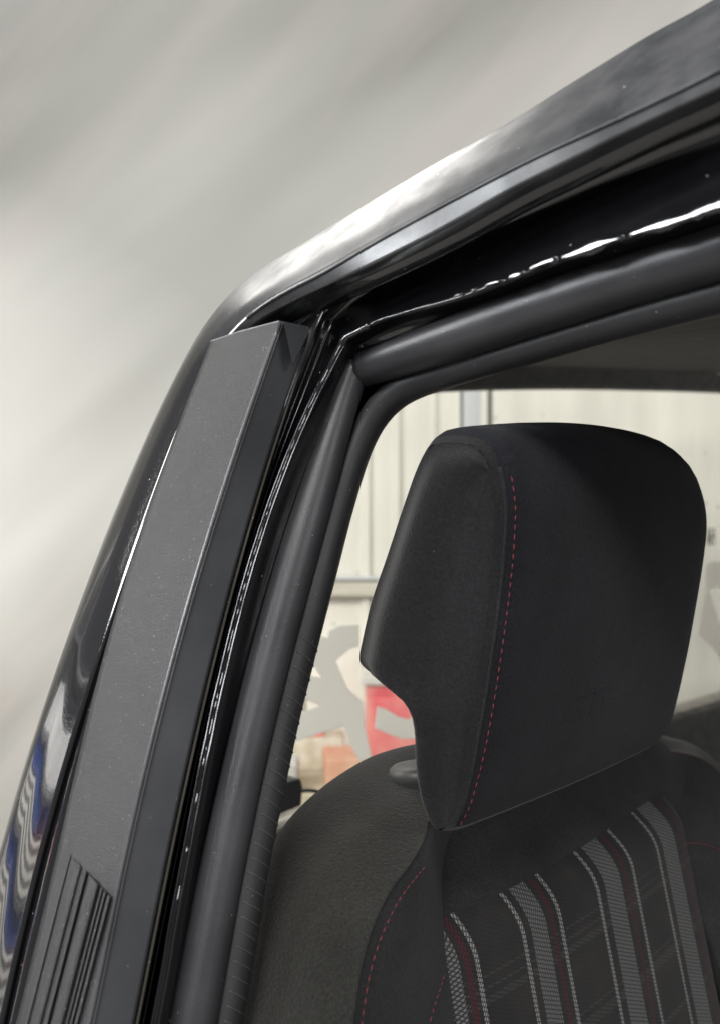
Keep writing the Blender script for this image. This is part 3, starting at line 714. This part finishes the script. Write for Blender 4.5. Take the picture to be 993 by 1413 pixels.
b4_ = [seat(x, y, h) for x, y, h in [(660, 1110, 0.0), (625, 1120, 0.004), (604, 1140, 0.010), (598, 1172, 0.016), (590, 1212, 0.018), (570, 1262, 0.020), (556, 1310, 0.020), (546, 1360, 0.020), (540, 1425, 0.020), (534, 1520, 0.020)]]
b5_ = [seat(x, y, h) for x, y, h in [(680, 1110, -0.006), (640, 1130, -0.008), (618, 1160, -0.010), (610, 1200, -0.010), (610, 1245, -0.008), (613, 1290, -0.006), (617, 1330, -0.006), (622, 1375, -0.006), (627, 1425, -0.006), (632, 1520, -0.006)]]
def longer(c): d = (c[-1] - c[-2]).normalized(); return c + [c[-1] + d * 0.08, c[-1] + d * 0.16]
b0, b1_, b2_, b3_, b3g, b4_, b5_ = [longer(c) for c in (b0, b1_, b2_, b3_, b3g, b4_, b5_)]
rs = [smooth(c, NS) for c in (b0, b1_, b2_, b3_)]
bol = grid('side_bolster', across(rs, 8), PEBBLE, st)
r2 = [smooth(c, NS) for c in (b3_, b3g, b4_, b5_)]
grid('bolster_face', across(r2, 7), LITKNIT, bol)
sl = [seat(x, y, h) - (seat(x, y, h) - CAM).normalized() * 0.002 for x, y, h in [(586, 1196, 0.021), (570, 1215, 0.024), (548, 1246, 0.026), (527, 1290, 0.0265), (510, 1345, 0.0265), (499, 1413, 0.0265), (492, 1470, 0.0265)]]
stitches('stitching', smooth(sl, 120), THREAD, bol)
s2 = [seat(x, y, h) - (seat(x, y, h) - CAM).normalized() * 0.002 for x, y, h in [(613, 1345, 0.0), (605, 1370, 0.004), (597, 1395, 0.007), (590, 1425, 0.009), (584, 1460, 0.011)]]
stitches('stitching', smooth(s2, 60), THREAD, bol)
# cover seam over the shoulder
cs_ = [seat(x, y, h) - (seat(x, y, h) - CAM).normalized() * 0.0006 for x, y, h in [(484, 1072, -0.040), (515, 1092, -0.026), (545, 1110, -0.013), (570, 1130, 0.0), (586, 1150, 0.016)]]
# --- yoke between headrest and tartan
NY = 40
def row(pts): return smooth([seat(*p) for p in pts], NY)
y0 = row([(600, 1120, -0.015), (700, 1075, -0.015), (800, 1030, -0.015), (885, 1015, -0.02), (915, 1025, -0.03)])
y1 = row([(604, 1190, -0.012), (700, 1150, -0.006), (800, 1105, -0.006), (900, 1060, -0.012), (935, 1050, -0.02)])
y2 = row([(606, 1250, -0.008), (700, 1210, -0.002), (800, 1160, -0.002), (910, 1108, -0.008), (960, 1090, -0.010)])
y3 = row([(609, 1282, -0.007), (690, 1247, -0.005), (800, 1194, -0.005), (912, 1142, -0.007), (965, 1120, -0.010)])
grid('yoke', across([y0, y1, y2, y3], 6), LITKNIT, st)
# --- tartan centre panel (uv: x across, y down)
def tart():
    m = M('tartan', (0.03, 0.03, 0.032), 0.9, Sheen_Weight=0.05, Specular_IOR_Level=0.22)
    uv = m.n('ShaderNodeUVMap'); sp = m.n('ShaderNodeSeparateXYZ'); m.l(uv.outputs[0], sp.inputs[0])
    x, y = sp.outputs[0], sp.outputs[1]
    def band(c, w_, src=x):
        return m.math('LESS_THAN', m.math('ABSOLUTE', m.math('SUBTRACT', src, c)), w_ / 2)
    # metre-scaled twill
    tw = m.math('FRACT', m.math('MULTIPLY', m.math('ADD', x, m.math('MULTIPLY', y, 0.75)), 520.0))
    tw2 = m.math('FRACT', m.math('MULTIPLY', m.math('SUBTRACT', y, m.math('MULTIPLY', x, 0.45)), 410.0))
    thr = m.math('GREATER_THAN', tw, 0.42)
    thr = m.math('MULTIPLY', thr, m.math('GREATER_THAN', tw2, 0.28))
    nz = m.noise(500, 2)
    base = m.mix(m.ramp(m.noise(40, 4), [(0.35, (0, 0, 0)), (0.7, (1, 1, 1))]), (0.010, 0.010, 0.0115), (0.018, 0.0175, 0.0175))
    base = m.mix(m.math('MULTIPLY', thr, 0.3), base, (0.032, 0.030, 0.028))
    # faint cross bands
    for c, w_ in TBY: base = m.mix(m.math('MULTIPLY', band(c, w_, y), m.math('MULTIPLY', thr, 0.4)), base, (0.07, 0.07, 0.07))
    for c, w_, col, k in TBX:
        base = m.mix(m.math('MULTIPLY', band(c, w_), m.math('ADD', m.math('MULTIPLY', thr, k), 0.12)), base, col)
    m.col(base); m.bump(thr, 0.35, 0.0005); m.bump(m.noise(20, 2), 0.1, 0.003)
    return m.m
def topx(px):                                     # lateral place of a stripe crossing the panel's top edge
    f = (px - 610) / (912 - 610); return seat(px, 1280 - 140 * f).dot(I)
TBX = []
WHT, RED = (0.20, 0.20, 0.20), (0.055, 0.011, 0.016)
for thin1, wa_, wb_, red, thin2 in ((None, 603, 620, 627, 637), (698, 708, 728, 736, 746), (800, 810, 832, 840, 851), (890, 898, 918, 927, None)):
    for p in (thin1, thin2):
        if p: TBX.append((topx(p), 0.0032, WHT, 0.85))
    TBX.append(((topx(wa_) + topx(wb_)) / 2, topx(wb_) - topx(wa_), (0.115, 0.115, 0.117), 0.8)); TBX.append((topx(red), 0.0036, RED, 0.8))
TBY = [(0.030, 0.0014), (0.036, 0.0014), (0.042, 0.004), (0.078, 0.0014), (0.085, 0.006), (0.12, 0.003)]
TART = tart()
rows = []; uvs = []
la_, lb_ = topx(606), topx(945)
NVV, NUU = 56, 40
for j in range(NVV):
    v = -0.004 + 0.26 * j / (NVV - 1)               # metres down the panel from its top edge
    r_ = []
    for i in range(NUU):
        u = i / (NUU - 1); lat_ = la_ + (lb_ - la_) * u
        roll = 0.012 * max(0, 1 - max(0, v) / 0.022) ** 2.2 + (0.004 if v < 0 else 0)   # rolled top edge
        crown = 0.006 * (1 - (2 * u - 1) ** 2)
        edge = -0.012 * (max(0, abs(2 * u - 1) - 0.9) / 0.1) ** 2
        hh = crown - roll + edge + 0.004
        z = SZ - 0.004 + 0.0 - v * 0.94; zc = -0.2105 - v * 0.94
        lon = SL + 0.22 * (zc - SZ) - hh
        P = CAM + I * lat_ + R * lon + Z * zc
        r_.append(P); uvs.append((lat_, v))
    rows.append(r_)
grid('tartan_panel', rows, TART, st, uv=uvs)
# --- far bolster
f0 = row([(860, 1000, -0.06), (925, 1018, -0.06), (958, 1028, -0.06), (993, 1056, -0.06), (1060, 1130, -0.06), (1120, 1260, -0.06), (1160, 1420, -0.06)])
f1 = row([(840, 1020, -0.03), (922, 1036, -0.03), (955, 1042, -0.02), (988, 1062, -0.015), (1040, 1130, -0.01), (1090, 1260, -0.01), (1130, 1420, -0.01)])
f2 = row([(850, 1050, -0.018), (912, 1072, -0.018), (940, 1092, -0.01), (970, 1120, 0.0), (1010, 1180, 0.006), (1050, 1290, 0.008), (1080, 1420, 0.008)])
f3 = row([(860, 1100, -0.016), (905, 1120, -0.014), (920, 1140, -0.008), (945, 1163, -0.002), (968, 1240, -0.004), (1000, 1340, -0.006), (1022, 1420, -0.006)])
f4 = row([(860, 1130, -0.03), (895, 1145, -0.03), (905, 1160, -0.025), (925, 1180, -0.02), (950, 1260, -0.02), (985, 1350, -0.02), (1005, 1430, -0.02)])
fb = grid('far_bolster', across([f1, f2, f3, f4], 7), LITKNIT, st)
grid('far_rim', across([f0, [p + Z * 0.002 for p in f0[:0]] or [a.lerp(b, 0.5) + Z * 0.003 for a, b in zip(f0, f1)], f1], 5), PEBBLE, fb)
up = lambda l, k=0.0015: [p - (p - CAM).normalized() * k for p in l]
stitches('stitching', up(smooth([seat(*p) for p in [(922, 1037, -0.029), (955, 1043, -0.019), (988, 1062, -0.014), (1010, 1088, -0.011)]], 60)), THREAD, fb)
stitches('stitching', up(smooth([seat(*p) for p in [(945, 1164, -0.001), (965, 1164, 0.001), (985, 1169, 0.004), (1010, 1184, 0.006)]], 60), 0.002), THREAD, fb)
# shell behind the cushions, down to the floor
sh = []
for lat_ in (0.33, 0.36, 0.5, 0.66, 0.70):
    for_l = []
    for zz in (-0.20, -0.26, -0.4, -0.6, -0.8):
        lon = SL + SS * (zz - SZ) + (0.07 if 0.34 < lat_ < 0.69 else 0.03); for_l.append(CAM + I * lat_ + R * lon + Z * zz)
    sh.append(for_l)
grid('seat_shell', sh, DARKP, st)
